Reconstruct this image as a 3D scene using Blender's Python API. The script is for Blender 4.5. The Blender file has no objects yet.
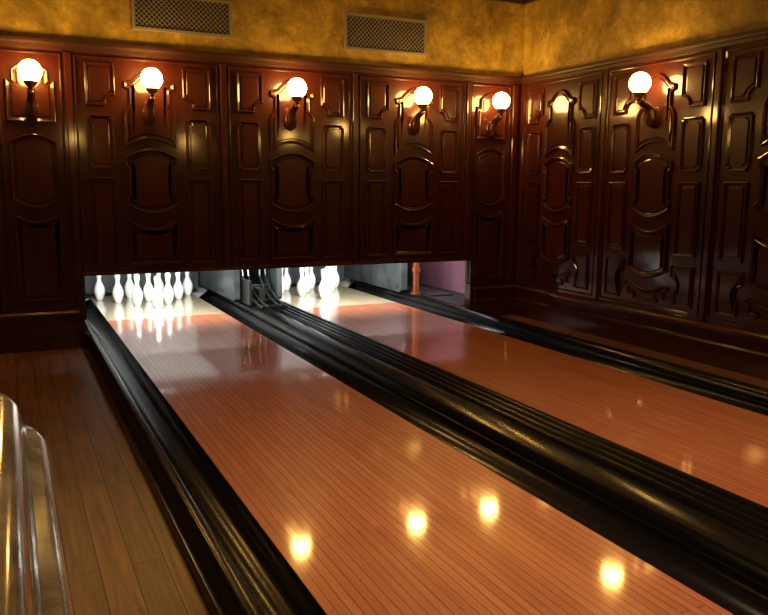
import bpy, bmesh, math
from mathutils import Matrix, Vector

S = bpy.context.scene
S.view_settings.view_transform = 'Standard'
YW = 6.46      # masking wall plane
XW = 4.593     # right wall plane
FZ = -0.06     # floor level (lane surface is z=0)
WT = 2.26      # top of wood panelling
CZ = 3.0       # ceiling
XL, YR = -3.0, -2.6

# ------------------------------------------------------------------ materials
def new_mat(name):
    m = bpy.data.materials.new(name); m.use_nodes = True
    nt = m.node_tree
    return m, nt, nt.nodes['Principled BSDF']

def setp(b, **k):
    names = dict(col='Base Color', rough='Roughness', metal='Metallic', coat='Coat Weight', cior='Coat IOR',
                 crough='Coat Roughness', spec='Specular IOR Level', ecol='Emission Color', estr='Emission Strength')
    for a, v in k.items():
        if a in ('col', 'ecol'): v = (*v, 1)
        b.inputs[names[a]].default_value = v

def simple(name, col, rough=.5, **k):
    m, nt, b = new_mat(name)
    setp(b, col=col, rough=rough, **k)
    return m

def noisy(name, c1, c2, scale=(1, 1, 1), nscale=5, detail=6, rough=.4, bump=0, lo=.35, hi=.65, c3=None, nrough=.6, dist=0, **k):
    m, nt, b = new_mat(name)
    L = nt.links.new
    tc = nt.nodes.new('ShaderNodeTexCoord'); mp = nt.nodes.new('ShaderNodeMapping')
    mp.inputs['Scale'].default_value = scale
    n = nt.nodes.new('ShaderNodeTexNoise'); n.inputs['Scale'].default_value = nscale
    n.inputs['Detail'].default_value = detail; n.inputs['Roughness'].default_value = nrough
    n.inputs['Distortion'].default_value = dist
    r = nt.nodes.new('ShaderNodeValToRGB')
    r.color_ramp.elements[0].position = lo; r.color_ramp.elements[0].color = (*c1, 1)
    r.color_ramp.elements[1].position = hi; r.color_ramp.elements[1].color = (*c2, 1)
    if c3:
        e = r.color_ramp.elements.new((lo+hi)/2); e.color = (*c3, 1)
    L(tc.outputs['Object'], mp.inputs['Vector']); L(mp.outputs[0], n.inputs['Vector'])
    L(n.outputs['Fac'], r.inputs['Fac']); L(r.outputs['Color'], b.inputs['Base Color'])
    setp(b, rough=rough, **k)
    if bump:
        bp = nt.nodes.new('ShaderNodeBump'); bp.inputs['Strength'].default_value = bump
        bp.inputs['Distance'].default_value = .01
        L(n.outputs['Fac'], bp.inputs['Height']); L(bp.outputs[0], b.inputs['Normal'])
    return m

def planks(name, ca, cb, cm, roww, length, mortar, rough, off=.37, xoff=0., grain=.35, coat=0, crough=.1, gscale=(1.5, 40, 40), bump=.15, cior=1.5):
    m, nt, b = new_mat(name)
    L = nt.links.new; N = nt.nodes.new
    tc = N('ShaderNodeTexCoord'); sp = N('ShaderNodeSeparateXYZ'); cb_ = N('ShaderNodeCombineXYZ')
    ad = N('ShaderNodeMath'); ad.operation = 'ADD'; ad.inputs[1].default_value = xoff
    L(tc.outputs['Object'], sp.inputs[0]); L(sp.outputs['X'], ad.inputs[0])
    L(sp.outputs['Y'], cb_.inputs['X']); L(ad.outputs[0], cb_.inputs['Y'])
    br = N('ShaderNodeTexBrick'); br.inputs['Scale'].default_value = 1
    br.inputs['Brick Width'].default_value = length; br.inputs['Row Height'].default_value = roww
    br.inputs['Mortar Size'].default_value = mortar; br.inputs['Mortar Smooth'].default_value = .2
    br.inputs['Bias'].default_value = 0
    br.offset = off; br.offset_frequency = 2
    br.inputs['Color1'].default_value = (*ca, 1); br.inputs['Color2'].default_value = (*cb, 1)
    br.inputs['Mortar'].default_value = (*cm, 1)
    L(cb_.outputs[0], br.inputs['Vector'])
    mp = N('ShaderNodeMapping'); mp.inputs['Scale'].default_value = gscale
    L(cb_.outputs[0], mp.inputs['Vector'])
    n = N('ShaderNodeTexNoise'); n.inputs['Scale'].default_value = 2; n.inputs['Detail'].default_value = 8
    n.inputs['Distortion'].default_value = .6
    L(mp.outputs[0], n.inputs['Vector'])
    r = N('ShaderNodeValToRGB'); r.color_ramp.elements[0].position = .3; r.color_ramp.elements[1].position = .7
    g = 1-grain
    r.color_ramp.elements[0].color = (g, g, g, 1); r.color_ramp.elements[1].color = (1+grain*.4,)*3+(1,)
    L(n.outputs['Fac'], r.inputs['Fac'])
    mx = N('ShaderNodeMix'); mx.data_type = 'RGBA'; mx.blend_type = 'MULTIPLY'; mx.inputs['Factor'].default_value = 1
    L(br.outputs['Color'], mx.inputs['A']); L(r.outputs['Color'], mx.inputs['B'])
    L(mx.outputs['Result'], b.inputs['Base Color'])
    bp = N('ShaderNodeBump'); bp.inputs['Strength'].default_value = bump; bp.inputs['Distance'].default_value = .002
    bp.invert = True
    L(br.outputs['Fac'], bp.inputs['Height']); L(bp.outputs[0], b.inputs['Normal'])
    setp(b, rough=rough, coat=coat, crough=crough, cior=cior)
    return m

M_panel = noisy('mahogany_varnish', (.032, .0056, .0036), (.050, .0090, .0056), scale=(3, 3, .5), nscale=3, rough=.32, spec=.17, coat=.75, crough=.085)
M_panel2 = simple('mahogany_satin', (.032, .008, .004), .5, spec=.3)
M_plaster = noisy('gold_plaster', (.13, .080, .010), (.56, .39, .075), nscale=3.2, detail=13, nrough=.78, rough=.55, bump=.45, c3=(.30, .195, .030), lo=.36, hi=.66, dist=.25)
M_ceil = noisy('ceiling_plaster', (.16, .09, .03), (.24, .14, .05), nscale=3, rough=.8)
M_crown = simple('crown_dark', (.05, .022, .008), .4)
LA, LB, LM = (.44, .128, .055), (.56, .185, .085), (.11, .026, .012)
M_lane = planks('lane_boards', LA, LB, LM, .0333, 2.4, .0018, .38, xoff=-.76, grain=.26, coat=1.0, crough=.075, cior=1.6)
M_lane2 = planks('lane_boards_b', LA, LB, LM, .0333, 2.1, .0018, .38, xoff=-2.58, grain=.26, coat=1.0, crough=.075, cior=1.6)
M_deck = planks('pin_deck_maple', (.50, .40, .25), (.58, .47, .30), (.28, .20, .12), .0333, 1.5, .001, .3, xoff=-.76, grain=.12, coat=1, crough=.04, cior=1.6)
M_floor = planks('oak_floor', (.125, .048, .018), (.185, .076, .030), (.010, .005, .003), .105, 1.3, .0028, .38, grain=.6, gscale=(1.2, 22, 22), bump=.4)
M_sub = simple('subfloor', (.02, .015, .012), .8)
M_gut = simple('gutter_black', (.004, .004, .004), .22, spec=.20)
M_rib = simple('track_black', (.005, .005, .005), .22, spec=.20)
M_pin = simple('pin_white', (.86, .88, .88), .25, coat=.5)
M_kick = noisy('kickback_grey', (.030, .037, .040), (.06, .072, .077), nscale=4, rough=.22)
M_black = simple('pit_black', (.012, .014, .016), .6)
M_curt = noisy('pit_curtain', (.03, .036, .04), (.055, .065, .07), nscale=9, rough=.7)
M_pitw = simple('pit_white', (.60, .64, .64), .6)
M_purple = simple('purple_paint', (.20, .085, .12), .6)
M_red = simple('red_enamel', (.18, .045, .018), .4)
M_steel = simple('steel', (.20, .205, .21), .35, metal=1)
M_globe = simple('globe_lit', (1, .8, .4), .3, ecol=(1.0, .56, .13), estr=84)
M_arm = simple('sconce_wood', (.06, .014, .007), .25, coat=.5)
M_brass = simple('aged_brass', (.45, .25, .07), .35, metal=1)
M_vent = simple('vent_metal', (.24, .22, .20), .5, metal=.3)
M_ventd = simple('vent_dark', (.01, .009, .007), .9)
M_marble = noisy('onyx_marble', (.17, .14, .085), (.46, .42, .33), nscale=4, detail=8, rough=.14, coat=.6, crough=.05, c3=(.33, .29, .20), dist=2.0)
M_tube = simple('tube_lit', (1, 1, 1), .4, ecol=(.92, .97, 1.0), estr=40)
M_lamp = simple('downlight_lit', (1, .8, .5), .4, ecol=(1, .6, .25), estr=6)

# ------------------------------------------------------------------ mesh helpers
def finish(bm, name, mats, parent=None, smooth=None, recalc=True):
    if recalc: bmesh.ops.recalc_face_normals(bm, faces=bm.faces[:])
    me = bpy.data.meshes.new(name); bm.to_mesh(me); bm.free()
    for m in (mats if isinstance(mats, (list, tuple)) else [mats]): me.materials.append(m)
    ob = bpy.data.objects.new(name, me); S.collection.objects.link(ob)
    if parent: ob.parent = parent
    if smooth is not None:
        me.shade_smooth()
        try: me.set_sharp_from_angle(angle=math.radians(smooth))
        except Exception: pass
    return ob

def box(bm, x0, x1, y0, y1, z0, z1, mi=0):
    v = [bm.verts.new((x, y, z)) for x in (x0, x1) for y in (y0, y1) for z in (z0, z1)]
    for f in ((0, 1, 3, 2), (4, 6, 7, 5), (0, 4, 5, 1), (2, 3, 7, 6), (0, 2, 6, 4), (1, 5, 7, 3)):
        bm.faces.new([v[i] for i in f]).material_index = mi

def extrude_profile(bm, pts, y0, y1, mi=0):
    a = [bm.verts.new((x, y0, z)) for x, z in pts]; b = [bm.verts.new((x, y1, z)) for x, z in pts]
    n = len(pts)
    for i in range(n):
        j = (i+1) % n
        bm.faces.new((a[i], a[j], b[j], b[i])).material_index = mi
    for ring in (a, b):
        f = bm.faces.new(ring); f.material_index = mi
        bmesh.ops.triangulate(bm, faces=[f])

def lathe(bm, prof, seg=28, c=(0, 0, 0), mi=0):
    rings = []
    for r, z in prof:
        if r < 1e-5: rings.append([bm.verts.new((c[0], c[1], c[2]+z))])
        else: rings.append([bm.verts.new((c[0]+r*math.cos(2*math.pi*i/seg), c[1]+r*math.sin(2*math.pi*i/seg), c[2]+z)) for i in range(seg)])
    for A, B in zip(rings, rings[1:]):
        for i in range(seg):
            j = (i+1) % seg
            if len(A) == 1 and len(B) == 1: continue
            if len(A) == 1: f = bm.faces.new((A[0], B[i], B[j]))
            elif len(B) == 1: f = bm.faces.new((A[i], A[j], B[0]))
            else: f = bm.faces.new((A[i], A[j], B[j], B[i]))
            f.material_index = mi

def offset_poly(p, d):
    n = len(p); out = []
    for i in range(n):
        a = Vector(p[i-1]); b = Vector(p[i]); c = Vector(p[(i+1) % n])
        e1 = (b-a).normalized(); e2 = (c-b).normalized()
        n1 = Vector((-e1.y, e1.x)); n2 = Vector((-e2.y, e2.x))
        m = n1+n2
        if m.length < 1e-6: m = n1
        m.normalize(); k = max(.35, m.dot(n1))
        out.append(b+m*(d/k))
    return out

def area2(p): return sum(p[i-1][0]*p[i][1]-p[i][0]*p[i-1][1] for i in range(len(p)))

PROF_BIG = [(0, 0), (.001, .017), (.004, .026), (.009, .029), (.013, .027), (.016, .019), (.022, .016), (.023, .009), (.027, .011), (.031, .009), (.033, .002), (.044, .002)]
PROF_IN = [(.045, .009), (.051, .014), (.056, .015)]
PROF_THIN = [(0, 0), (.001, .011), (.005, .015), (.010, .014), (.014, .005), (.016, 0)]
def panel(bm, pts, place, prof, cap=True, scale=1):
    pts = [Vector(q) for q in pts]
    if area2(pts) < 0: pts = pts[::-1]
    rings = []
    for d, h in prof:
        q = offset_poly(pts, d*scale)
        rings.append([bm.verts.new(place(a.x, a.y, h*scale)) for a in q])
    n = len(pts)
    for A, B in zip(rings, rings[1:]):
        for i in range(n):
            j = (i+1) % n
            bm.faces.new((A[i], A[j], B[j], B[i]))
    if cap:
        f = bm.faces.new(rings[-1]); bmesh.ops.triangulate(bm, faces=[f])

def arc(x0, x1, z, h, n=12):
    return [(x0+(x1-x0)*i/n, z+h*(1-(2*i/n-1)**2)) for i in range(n+1)]

def rect(x0, x1, z0, z1): return [(x0, z0), (x1, z0), (x1, z1), (x0, z1)]

def scoop(x0, x1, z0, z1, k=.03):
    """rectangle with concave quarter-round corners"""
    p = []
    for cx, cy, a0 in ((x0, z0, 90), (x1, z0, 180), (x1, z1, 270), (x0, z1, 360)):
        for j in range(6):
            a = math.radians(a0-90*j/5+0)
            p.append((cx+k*math.cos(a), cy+k*math.sin(a)))
        if (cx, cy) == (x0, z0): pass
    # order each corner so the outline runs counter-clockwise
    c = [p[0:6], p[6:12], p[12:18], p[18:24]]
    return [q for s in c for q in s]

def notched(x0, x1, z0, z1, k=.03):
    return [(x0, z0+k), (x0+k, z0+k), (x0+k, z0), (x1-k, z0), (x1-k, z0+k), (x1, z0+k),
            (x1, z1-k), (x1-k, z1-k), (x1-k, z1), (x0+k, z1), (x0+k, z1-k), (x0, z1-k)]

def bay(bm, c, place, low, full=False):
    P = PROF_BIG+PROF_IN
    panel(bm, rect(c-.545, c+.545, low, 2.165), place, PROF_THIN, cap=False)
    z0, z1, w = 1.04, 1.42, .205
    pts = [(c-w, z0)]+arc(c-w+.03, c+w-.03, z0-.012, -.05)+[(c+w, z0), (c+w, z0+.07), (c+w-.022, z0+.09), (c+w-.022, z1-.09), (c+w, z1-.07), (c+w, z1)]+arc(c+w-.03, c-w+.03, z1+.012, .055)+[(c-w, z1), (c-w, z1-.07), (c-w+.022, z1-.09), (c-w+.022, z0+.09), (c-w, z0+.07)]
    panel(bm, pts, place, P)
    b0, t0 = 1.535, 1.96
    pts = [(c-.20, b0-.045)]+arc(c-.17, c+.17, b0-.030, .055)+[(c+.20, b0-.045), (c+.20, t0-.20), (c+.185, t0-.16), (c+.155, t0-.13), (c+.155, t0-.03), (c+.19, t0-.015), (c+.19, t0+.03), (c+.145, t0+.045)]
    pts += arc(c+.125, c-.125, t0+.05, .075)+[(c-.145, t0+.045), (c-.19, t0+.03), (c-.19, t0-.015), (c-.155, t0-.03), (c-.155, t0-.13), (c-.185, t0-.16), (c-.20, t0-.20)]
    panel(bm, pts, place, P, scale=.8)
    lz = low+.045
    if full:
        lm = .56
        pts = [(c-.20, lm)]+arc(c-.17, c+.17, lm-.012, -.045)+[(c+.20, lm), (c+.20, .94)]+arc(c+.17, c-.17, .925, -.05)+[(c-.20, .94)]
        panel(bm, pts, place, P)
        pts = [(c-.13, lz), (c+.13, lz), (c+.13, lz+.035), (c+.20, lz+.035), (c+.20, lz+.09), (c+.235, lz+.10), (c+.235, .455), (c+.20, .465)]+arc(c+.17, c-.17, .452, -.04)+[(c-.20, .465), (c-.235, .455), (c-.235, lz+.10), (c-.20, lz+.09), (c-.20, lz+.035), (c-.13, lz+.035)]
        panel(bm, pts, place, P, scale=.6)
    else:
        pts = [(c-.20, lz), (c+.20, lz), (c+.20, .935)]+arc(c+.17, c-.17, .92, -.055)+[(c-.20, .935)]
        panel(bm, pts, place, P)
    for sgn in (-1, 1):
        a = c+sgn*.375
        x0, x1 = a-.10, a+.10
        if sgn < 0: pts = [(x0, 1.80), (x1-.05, 1.80), (x1-.05, 1.84), (x1-.035, 1.865), (x1-.01, 1.88), (x1+.02, 1.88), (x1+.02, 2.12), (x0, 2.12)]
        else: pts = [(x0+.05, 1.80), (x1, 1.80), (x1, 2.12), (x0-.02, 2.12), (x0-.02, 1.88), (x0+.01, 1.88), (x0+.035, 1.865), (x0+.05, 1.84)]
        panel(bm, pts, place, P, scale=.75)
        panel(bm, notched(x0, x1, 1.33, 1.73, .018), place, P, scale=.72)
        if full:
            panel(bm, rect(x0, x1, .70, 1.26), place, P, scale=.75)
            if sgn < 0: pts = [(x0, lz), (x1-.02, lz), (x1-.02, lz+.10), (x1-.045, lz+.13), (x1-.045, .49), (x1-.02, .52), (x1+.02, .535), (x1+.02, .635), (x0, .635)]
            else: pts = [(x0+.02, lz), (x1, lz), (x1, .635), (x0-.02, .635), (x0-.02, .535), (x0+.02, .52), (x0+.045, .49), (x0+.045, lz+.13), (x0+.02, lz+.10)]
            panel(bm, pts, place, P, scale=.6)
        else:
            panel(bm, rect(x0, x1, lz, 1.26), place, P, scale=.75)

def narrow(bm, c, place, low=.27):
    P = PROF_BIG+PROF_IN
    w = .165
    panel(bm, rect(c-.22, c+.22, low, 2.165), place, PROF_THIN, cap=False)
    pts = [(c-w, 1.66), (c+w, 1.66), (c+w, 1.96), (c+w-.04, 1.96), (c+w-.04, 2.02)]+arc(c+w-.04, c-w+.04, 2.03, .06, 10)+[(c-w+.04, 2.02), (c-w+.04, 1.96), (c-w, 1.96)]
    panel(bm, pts, place, P, scale=.8)
    pts = [(c-w, 1.08)]+arc(c-w+.03, c+w-.03, 1.07, -.045, 10)+[(c+w, 1.08), (c+w, 1.52)]+arc(c+w-.03, c-w+.03, 1.53, .045, 10)+[(c-w, 1.52)]
    panel(bm, pts, place, P, scale=.85)
    pts = [(c-w, low+.05), (c+w, low+.05), (c+w, .98)]+arc(c+w-.03, c-w+.03, .97, -.045, 10)+[(c-w, .98)]
    panel(bm, pts, place, P, scale=.85)

back = lambda u, z, h: (u, YW-h, z)
right = lambda u, z, h: (XW-h, u, z)
left = lambda u, z, h: (XL+h, u, z)
front = lambda u, z, h: (u, YR+h, z)

# ------------------------------------------------------------------ room shell
OX0, OX1, OZ = .506, 4.055, .50
bm = bmesh.new()
T = .10
box(bm, XL, OX0, YW, YW+T, -.25, WT); box(bm, OX1, XW+T, YW, YW+T, -.25, WT); box(bm, OX0, OX1, YW, YW+T, OZ, WT)
box(bm, XL, XW+T, YW, YW+T, WT, CZ, 1)
finish(bm, 'wall_back', [M_panel, M_plaster])
bm = bmesh.new()
box(bm, XW, XW+T, YR, YW, -.25, WT); box(bm, XW, XW+T, YR, YW, WT, CZ, 1)
finish(bm, 'wall_right', [M_panel, M_plaster])
bm = bmesh.new()
box(bm, XL-T, XL, YR, YW+T, -.25, WT); box(bm, XL-T, XL, YR, YW+T, WT, CZ, 1)
finish(bm, 'wall_left', [M_panel, M_plaster])
bm = bmesh.new()
box(bm, XL-T, XW+T, YR-T, YR, -.25, WT); box(bm, XL-T, XW+T, YR-T, YR, WT, CZ, 1)
finish(bm, 'wall_front', [M_panel, M_plaster])
bm = bmesh.new(); box(bm, XL-T, XW+T, YR-T, YW+T, CZ, CZ+.1); finish(bm, 'ceiling', M_ceil)
bm = bmesh.new()
box(bm, XL, .48, YR, YW, -.25, FZ); box(bm, 4.0, XW, YR, YW, -.25, FZ); box(bm, .48, 4.0, YR, -.8, -.25, FZ)
box(bm, .48, 4.0, -.8, YW, -.25, -.13, 1)
finish(bm, 'floor', [M_floor, M_sub])

bm = bmesh.new()
for k, (d, z) in enumerate(((.03, 2.93), (.06, 2.955), (.09, 2.975))):
    box(bm, XL, XW, YW-d, YW, z, CZ); box(bm, XW-d, XW, YR, YW-.0, z, CZ)
finish(bm, 'trim_1', M_crown)
prof = [(0, 2.185), (.014, 2.19), (.016, 2.215), (.030, 2.222), (.034, 2.236), (.034, 2.258), (0, 2.262)]
def run_mould(name, prof, segs, mat):
    bm = bmesh.new()
    for pl, u0, u1 in segs:
        a = [bm.verts.new(pl(u0, z, h)) for h, z in prof]; b = [bm.verts.new(pl(u1, z, h)) for h, z in prof]
        for i in range(len(prof)-1): bm.faces.new((a[i], a[i+1], b[i+1], b[i]))
        for r in (a, b):
            bm.faces.new(r)
    return finish(bm, name, mat)
run_mould('trim_2', prof, [(back, XL, XW-.002), (right, YR, YW-.002), (left, YR, YW), (front, XL, XW)], M_panel2)
bp = [(0, FZ), (.045, FZ), (.045, .10), (.038, .115), (.03, .12), (.03, .19), (.045, .20), (.045, .222), (.028, .236), (.012, .245), (0, .25)]
run_mould('baseboard_right', bp, [(right, YR, YW-.002)], M_panel)
run_mould('baseboard_back', bp, [(back, XL, .47), (back, OX1+.03, XW-.002)], M_panel)
run_mould('baseboard_left', bp, [(left, YR, YW-.002)], M_panel)

bm = bmesh.new()
for c in (1.065, 2.235, 3.405): bay(bm, c, back, .53)
narrow(bm, .215, back); narrow(bm, 4.235, back)
bay(bm, -.64, back, .27, True); bay(bm, -1.81, back, .27, True)
def stile(bm, pl, u, w, z0, z1, h=.022):
    p = [(u-w/2, z0), (u+w/2, z0), (u+w/2, z1), (u-w/2, z1)]
    panel(bm, p, pl, [(0, 0), (0, h*.6), (.006, h), (.012, h)])
for u in (.48, 1.65, 2.82, 3.99): stile(bm, back, u, .05, .505, 2.18)
stile(bm, back, -.05, .05, .25, 2.18); stile(bm, back, 4.51, .06, .25, 2.18)
panel(bm, rect(OX0, OX1, OZ, OZ+.028), back, [(0, 0), (0, .012), (.008, .018)])
finish(bm, 'wood_wall_paneling', M_panel)
bm = bmesh.new()
for c in (5.85, 4.68, 3.51, 2.34, 1.17, 0.0, -1.17): bay(bm, c, right, .27, True)
for k in range(7): stile(bm, right, 5.265-k*1.17, .05, .25, 2.18)
stile(bm, right, 6.42, .05, .25, 2.18)
finish(bm, 'wood_wall_paneling.001', M_panel)
bm = bmesh.new()
for c in (5.85, 4.68, 3.51, 2.34, 1.17, 0.0, -1.17): bay(bm, c, left, .27, True)
for k in range(7): stile(bm, left, 5.265-k*1.17, .05, .25, 2.18)
finish(bm, 'wood_wall_paneling.002', M_panel)

# ------------------------------------------------------------------ vents
def vent(name, x0, x1, z0, z1):
    bm = bmesh.new()
    y = YW
    fr = .022
    for a, b, c, d in ((x0, x1, z0, z0+fr), (x0, x1, z1-fr, z1), (x0, x0+fr, z0+fr, z1-fr), (x1-fr, x1, z0+fr, z1-fr)):
        box(bm, a, b, y-.018, y, c, d)
    box(bm, x0+fr, x1-fr, y-.004, y, z0+fr, z1-fr, 1)
    X0, X1, Z0, Z1 = x0+fr, x1-fr, z0+fr, z1-fr
    step = .038; w = .0085; H = Z1-Z0
    for sg in (1, -1):
        t = X0-H
        while t < X1:
            a0, a1 = t, t+H
            lo = max(a0, X0); hi = min(a1, X1)
            if hi-lo > .004:
                za, zb = (Z0+(lo-a0), Z0+(hi-a0)) if sg > 0 else (Z1-(lo-a0), Z1-(hi-a0))
                dy = .012 if sg > 0 else .0105
                v = [bm.verts.new(q) for q in ((lo-w/2, y-dy, za), (lo+w/2, y-dy, za), (hi+w/2, y-dy, zb), (hi-w/2, y-dy, zb))]
                v2 = [bm.verts.new((q.co.x, y-dy+.005, q.co.z)) for q in v]
                bm.faces.new(v); bm.faces.new(v2[::-1])
                for i in range(4): bm.faces.new((v[i], v[(i+1) % 4], v2[(i+1) % 4], v2[i]))
            t += step
    return finish(bm, name, [M_vent, M_ventd])
vent('air_vent', .957, 1.735, 2.382, 2.665)
vent('air_vent.001', 2.715, 3.515, 2.375, 2.682)

# ------------------------------------------------------------------ sconces
SC = [0]
def sconce(pl, u):
    name = 'wall_sconce' if SC[0] == 0 else 'wall_sconce.%03d' % SC[0]; SC[0] += 1
    root = bpy.data.objects.new(name, None); S.collection.objects.link(root)
    gx, gy, gz = pl(u, 2.000, .185)
    bm = bmesh.new(); bmesh.ops.create_uvsphere(bm, u_segments=32, v_segments=20, radius=.080)
    bmesh.ops.translate(bm, verts=bm.verts, vec=(gx, gy, gz))
    finish(bm, 'globe', M_globe, root, smooth=60)
    bm = bmesh.new()
    lathe(bm, [(0, -.155), (.016, -.152), (.020, -.135), (.014, -.122), (.022, -.108), (.036, -.094), (.046, -.080), (.048, -.070), (.044, -.068), (.034, -.074), (0, -.079)], 24, (gx, gy, gz))
    finish(bm, 'cup', M_brass, root, smooth=50)
    path = [(1.672, .045, .006), (1.680, .046, .026), (1.70, .047, .038), (1.73, .050, .044), (1.77, .056, .042), (1.80, .066, .036), (1.825, .085, .030), (1.84, .112, .027), (1.85, .140, .026), (1.862, .165, .026), (1.875, .182, .024), (1.89, .186, .018)]
    bm = bmesh.new(); rings = []
    for i, (z, h, r) in enumerate(path):
        a = path[max(0, i-1)]; b = path[min(len(path)-1, i+1)]
        t = Vector((b[1]-a[1], b[0]-a[0])).normalized()
        nrm = Vector((-t.y, t.x))
        ring = []
        for k in range(16):
            an = 2*math.pi*k/16
            ring.append(bm.verts.new(pl(u+r*math.cos(an), z+nrm.y*r*math.sin(an), max(.001, h+nrm.x*r*math.sin(an)))))
        rings.append(ring)
    for A, B in zip(rings, rings[1:]):
        for i in range(16): bm.faces.new((A[i], A[(i+1) % 16], B[(i+1) % 16], B[i]))
    bm.faces.new(rings[0]); bm.faces.new(rings[-1])
    finish(bm, 'arm', M_arm, root, smooth=50)
    bm = bmesh.new()
    pts = [(u+.048*math.cos(a), 1.75+.085*math.sin(a)) for a in [2*math.pi*k/28 for k in range(28)]]
    panel(bm, pts, pl, [(0, 0), (0, .02), (.006, .028), (.014, .03), (.02, .024)])
    finish(bm, 'back_plate', M_arm, root)
for u in (.215, 1.057, 2.218, 3.398, 4.228): sconce(back, u)
sconce(right, 4.68); sconce(right, 2.34); sconce(right, 0.0)
sconce(left, 4.68); sconce(left, 2.34); sconce(left, 0.0)  # unseen sconces, added to brighten and glint on the panelling opposite
sconce(front, -1.2); sconce(front, 1.2); sconce(front, 3.2)  # behind the camera, added as frontal light on the dark panels

# ------------------------------------------------------------------ lanes
Y0, YD, YE = -.8, 7.25, 8.85
def lane(name, x0, x1, mat):
    bm = bmesh.new()
    box(bm, x0, x1, Y0, YD, -.10, 0, 0); box(bm, x0, x1, YD, YE, -.10, 0, 1)
    return finish(bm, name, [mat, M_deck])
lane('bowling_lane', .76, 1.827, M_lane)
lane('bowling_lane.001', 2.58, 3.647, M_lane2)

def gut(x0, x1, d, n=14, z=-.004):
    return [(x0+(x1-x0)*(1-math.cos(math.pi*i/n))/2, z-d*math.sin(math.pi*i/n)) for i in range(n+1)]
def strip(name, top, mat, y1=YE, smooth=35):
    pts = top+[(top[-1][0], -.128), (top[0][0], -.128)]
    bm = bmesh.new(); extrude_profile(bm, pts, Y0, y1)
    return finish(bm, name, mat, smooth=smooth)
strip('lane_gutter', [(.482, -.02), (.486, -.008), (.502, -.004), (.506, .0), (.518, .040), (.526, .050), (.536, .054), (.556, .054), (.566, .050), (.574, .038), (.58, .0)]+gut(.585, .757, .075), M_gut)
mid = gut(1.83, 2.05, .08)+[(2.055, .0), (2.062, .030), (2.075, .048), (2.10, .056), (2.16, .060), (2.21, .056), (2.225, .048)]
x = 2.235
for k in range(4):
    mid += [(x, .030), (x+.006, .030), (x+.012, .056), (x+.020, .064), (x+.036, .064), (x+.044, .056), (x+.050, .030)]
    x += .056
mid += [(2.462, .02), (2.468, -.0)]+gut(2.472, 2.577, .05)
strip('ball_return_track', mid, M_rib)
strip('lane_gutter.001', gut(3.65, 3.86, .08)+[(3.866, .0), (3.872, .036), (3.885, .050), (3.90, .054), (3.97, .054), (3.985, .050), (3.996, .036), (3.998, -.05)], M_gut)

# ------------------------------------------------------------------ pins
PP = [(0, 2.03), (.3, 2.45), (.75, 2.83), (2.25, 3.91), (3.375, 4.51), (4.5, 4.766), (5.875, 4.563), (7.25, 3.703), (8.0, 3.05), (8.625, 2.472), (9.375, 1.965), (10, 1.797), (10.875, 1.87), (11.75, 2.094), (12.625, 2.406), (13.5, 2.547), (14.2, 2.35), (14.6, 1.95), (14.9, 1.2), (15, 0)]
PK = .325/15
bm = bmesh.new(); lathe(bm, [(0, 0)]+[(d/2*PK*1.08, z*PK) for z, d in PP], 28)
bmesh.ops.recalc_face_normals(bm, faces=bm.faces[:])
pin_me = bpy.data.meshes.new('bowling_pin'); bm.to_mesh(pin_me); bm.free(); pin_me.materials.append(M_pin); pin_me.shade_smooth()
k = 0
for cx, skip in ((1.293, ()), (3.04, (6,))):
    idx = 0
    for row in range(4):
        for j in range(row+1):
            if idx not in skip:
                o = bpy.data.objects.new('bowling_pin' if k == 0 else 'bowling_pin.%03d' % k, pin_me)
                o.location = (cx+(j-row/2)*.305, 7.80+row*.264, 0); S.collection.objects.link(o); k += 1
            idx += 1

# ------------------------------------------------------------------ pin pit
bm = bmesh.new()
box(bm, .40, 4.55, 9.25, 9.30, -.3, 1.15, 0)
box(bm, .40, 4.55, YW+.1, 9.25, 1.10, 1.15, 1)
box(bm, .40, .46, YW+.1, 9.25, -.3, 1.10, 1)
box(bm, .46, 4.49, YW+.1, 9.25, -.30, -.135, 1)
finish(bm, 'wall_pit', [M_pitw, M_black])
bm = bmesh.new(); box(bm, 4.49, 4.55, YW+.1, 9.25, -.3, 1.10, 0); box(bm, 3.98, 4.49, 9.19, 9.25, -.1, 1.1, 0); finish(bm, 'wall_service', M_purple)
def curtain(name, x0, x1):
    bm = bmesh.new(); n = 40
    a = [bm.verts.new((x0+(x1-x0)*i/n, 9.0+.012*math.sin(i*1.3), .02)) for i in range(n+1)]
    b = [bm.verts.new((x0+(x1-x0)*i/n, 9.0+.006*math.sin(i*1.3), .36)) for i in range(n+1)]
    for i in range(n): bm.faces.new((a[i], a[i+1], b[i+1], b[i]))
    box(bm, x0, x1, 8.985, 9.02, .36, .39)
    return finish(bm, name, M_curt, smooth=60)
curtain('pit_curtain', .57, 1.96); curtain('pit_curtain.001', 2.47, 3.79)
def kick(name, x0, x1, y0, z=.066):
    bm = bmesh.new()
    pts = [(y0+.05, z), (y0, z+.03), (y0, .50), (y0+.2, .80), (9.2, .80), (9.2, z)]
    a = [bm.verts.new((x0, y, z)) for y, z in pts]; b = [bm.verts.new((x1, y, z)) for y, z in pts]
    n = len(pts)
    for i in range(n): bm.faces.new((a[i], a[(i+1) % n], b[(i+1) % n], b[i]))
    bm.faces.new(a); bm.faces.new(b)
    bmesh.ops.bevel(bm, geom=bm.edges[:], offset=.006, segments=2, affect='EDGES')
    return finish(bm, name, M_kick)
kick('kickback_panel', .50, .56, 6.9)
kick('kickback_panel.001', 1.97, 2.03, 7.45)
kick('kickback_panel.002', 2.40, 2.46, 7.45)
kick('kickback_panel.003', 3.80, 3.88, 7.45)
bm = bmesh.new()
box(bm, 2.06, 2.37, 7.9, 8.9, .068, .75, 0)
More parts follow.
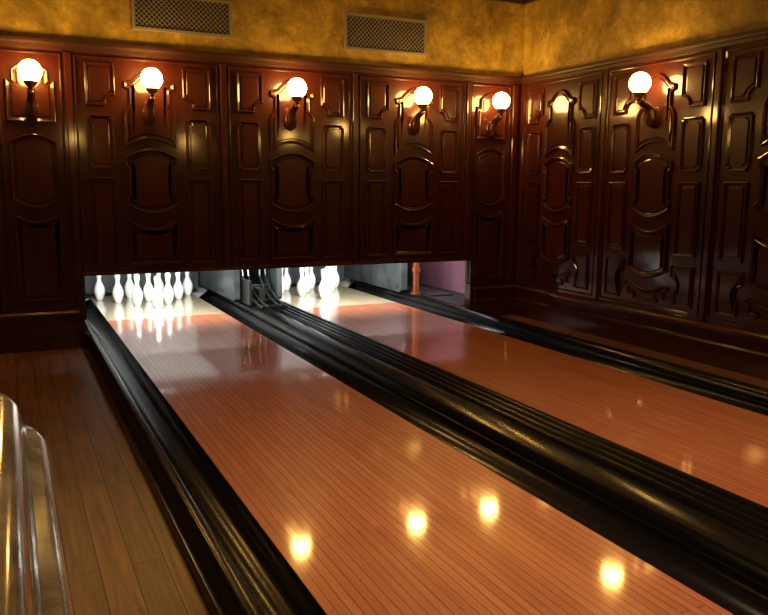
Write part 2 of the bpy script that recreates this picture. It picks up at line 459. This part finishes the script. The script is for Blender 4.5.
def tubepath(bm, pts, r, mi, n=8):
    rings = []
    for i, p in enumerate(pts):
        a = Vector(pts[max(0, i-1)]); b = Vector(pts[min(len(pts)-1, i+1)]); t = (b-a).normalized()
        s = t.cross(Vector((1, 0, 0)));
        if s.length < .01: s = Vector((0, 0, 1))
        s.normalize(); q = t.cross(s)
        rings.append([bm.verts.new(Vector(p)+s*r*math.cos(2*math.pi*k/n)+q*r*math.sin(2*math.pi*k/n)) for k in range(n)])
    for A, B in zip(rings, rings[1:]):
        for k in range(n): bm.faces.new((A[k], A[(k+1) % n], B[(k+1) % n], B[k])).material_index = mi
    for R_ in (rings[0], rings[-1]): bm.faces.new(R_).material_index = mi
for xx in (2.10, 2.16, 2.28, 2.34):
    tubepath(bm, [(xx, 6.95, .080), (xx, 7.1, .090), (xx, 7.3, .12), (xx, 7.5, .19), (xx, 7.62, .30), (xx, 7.66, .45), (xx, 7.62, .6)], .010, 1)
for yy, zz in ((7.05, .080), (7.3, .105), (7.56, .22)):
    box(bm, 2.08, 2.36, yy-.012, yy+.012, zz-.012, zz+.004, 1)
box(bm, 2.05, 2.075, 7.2, 7.9, .066, .30, 1)
box(bm, 2.19, 2.25, 7.35, 7.6, .066, .20, 1)
finish(bm, 'ball_return_lift', [M_black, M_steel])
bm = bmesh.new()
box(bm, 3.92, 3.965, 7.35, 7.40, .056, .75, 0); box(bm, 3.91, 3.975, 7.34, 7.41, .30, .34, 0); box(bm, 3.905, 3.98, 7.33, 7.42, .055, .075, 0)
finish(bm, 'red_post', M_red)
bm = bmesh.new(); box(bm, 4.0, 4.488, YW+.11, 8.9, -.13, .045); box(bm, 4.02, 4.30, 7.2, 7.9, .045, .06, 1)
finish(bm, 'service_ledge', [M_black, M_steel])

def tube(name, x0, x1, y, z):
    bm = bmesh.new()
    r = .018; n = 12
    for xa, xb, rr, mi in ((x0, x1, r, 0), (x0-.03, x0, r*1.15, 1), (x1, x1+.03, r*1.15, 1)):
        A = [bm.verts.new((xa, y+rr*math.cos(2*math.pi*i/n), z+rr*math.sin(2*math.pi*i/n))) for i in range(n)]
        B = [bm.verts.new((xb, v.co.y, v.co.z)) for v in A]
        for i in range(n): bm.faces.new((A[i], A[(i+1) % n], B[(i+1) % n], B[i])).material_index = mi
        bm.faces.new(A).material_index = mi; bm.faces.new(B).material_index = mi
    box(bm, x0-.03, x1+.03, y-.03, y+.03, z+.02, z+.06, 1)
    return finish(bm, name, [M_tube, M_steel])
tube('fluorescent_tube', .72, 1.85, 7.05, .78)
tube('fluorescent_tube.001', 2.55, 3.68, 7.05, .78)
def area(name, loc, rot, sx, sy, e, col):
    l = bpy.data.lights.new(name, 'AREA'); l.shape = 'RECTANGLE'; l.size = sx; l.size_y = sy; l.energy = e; l.color = col
    o = bpy.data.objects.new(name, l); o.location = loc; o.rotation_euler = rot; S.collection.objects.link(o); return o
for i, cx in enumerate((1.29, 3.09)):
    area('pin_light' if not i else 'pin_light.001', (cx, 7.0, .72), (math.radians(50), 0, 0), 1.0, .08, 42, (.97, .98, .92))
area('service_light', (4.25, 7.6, 1.05), (0, 0, 0), .3, .6, 4, (1, .9, .88))

# ------------------------------------------------------------------ ceiling downlights
def down(i, x, y, e, ang=95):
    nm = 'ceiling_downlight' if not i else 'ceiling_downlight.%03d' % i
    bm = bmesh.new()
    lathe(bm, [(.045, -.004), (.05, -.012), (.065, -.012), (.07, -.004), (.07, 0)], 24, (x, y, CZ), 0)
    lathe(bm, [(0, -.003), (.045, -.004)], 24, (x, y, CZ), 1)
    o = finish(bm, nm, [M_brass, M_lamp])
    l = bpy.data.lights.new(nm+'_bulb', 'SPOT'); l.energy = e; l.color = (1, .72, .44); l.spot_size = math.radians(ang); l.spot_blend = .8; l.shadow_soft_size = .05
    lo = bpy.data.objects.new('bulb', l); lo.location = (x, y, CZ-.03); S.collection.objects.link(lo); lo.parent = o
for i, (x, y, e) in enumerate(((1.3, 1.5, 130), (3.1, 1.6, 120), (2.2, 3.0, 80), (-.6, 2.6, 36), (-.8, -.4, 60))): down(i, x, y, e)  # the last one is unseen, added to brighten the counter

# ------------------------------------------------------------------ marble counter (foreground left)
def rrect(x0, x1, y0, y1, r, n=10):
    p = []
    for cx, cy, a0 in ((x1-r, y0+r, -90), (x1-r, y1-r, 0), (x0+r, y1-r, 90), (x0+r, y0+r, 180)):
        for k in range(n+1):
            a = math.radians(a0+90*k/n); p.append((cx+r*math.cos(a), cy+r*math.sin(a)))
    return p
root = bpy.data.objects.new('marble_counter', None); S.collection.objects.link(root)
bm = bmesh.new()
base = rrect(-.75, .034, -.55, 1.22, .12)
prof = [(.10, .70), (.02, .70), (.006, .708), (0, .725), (0, .855), (.005, .876), (.015, .888), (.026, .891), (.030, .896), (.031, .910), (.036, .928), (.046, .940), (.060, .946), (.11, .948)]
rings = []
for d, z in prof: rings.append([bm.verts.new((q.x, q.y, z)) for q in offset_poly([Vector(a) for a in base], d)])
n = len(base)
for A, B in zip(rings, rings[1:]):
    for i in range(n): bm.faces.new((A[i], A[(i+1) % n], B[(i+1) % n], B[i]))
bm.faces.new(rings[0]); bm.faces.new(rings[-1])
finish(bm, 'top', M_marble, root, smooth=40)
bm = bmesh.new()
pb = rrect(-.68, -.03, -.48, 1.14, .08)
rings = []
for d, z in [(-.02, FZ), (-.02, .04), (0, .06), (0, .64), (-.015, .66), (-.02, .70)]:
    rings.append([bm.verts.new((q.x, q.y, z)) for q in offset_poly([Vector(a) for a in pb], d)])
n = len(pb)
for A, B in zip(rings, rings[1:]):
    for i in range(n): bm.faces.new((A[i], A[(i+1) % n], B[(i+1) % n], B[i]))
bm.faces.new(rings[0]); bm.faces.new(rings[-1])
finish(bm, 'cabinet', M_panel, root, smooth=40)

# ------------------------------------------------------------------ world / camera
w = bpy.data.worlds.new('World'); S.world = w; w.use_nodes = True
w.node_tree.nodes['Background'].inputs[0].default_value = (.02, .015, .01, 1)
cam = bpy.data.cameras.new('Camera'); co = bpy.data.objects.new('Camera', cam); S.collection.objects.link(co)
F = Vector((.4296, .8897, -.1551)).normalized(); U = Vector((.0603, .1432, .9878)); R = F.cross(U).normalized(); U = R.cross(F)
co.matrix_world = Matrix(((R.x, U.x, -F.x, 0), (R.y, U.y, -F.y, 0), (R.z, U.z, -F.z, 1.218), (0, 0, 0, 1)))
cam.lens = 36.56; cam.sensor_width = 36; cam.clip_start = .02
S.camera = co
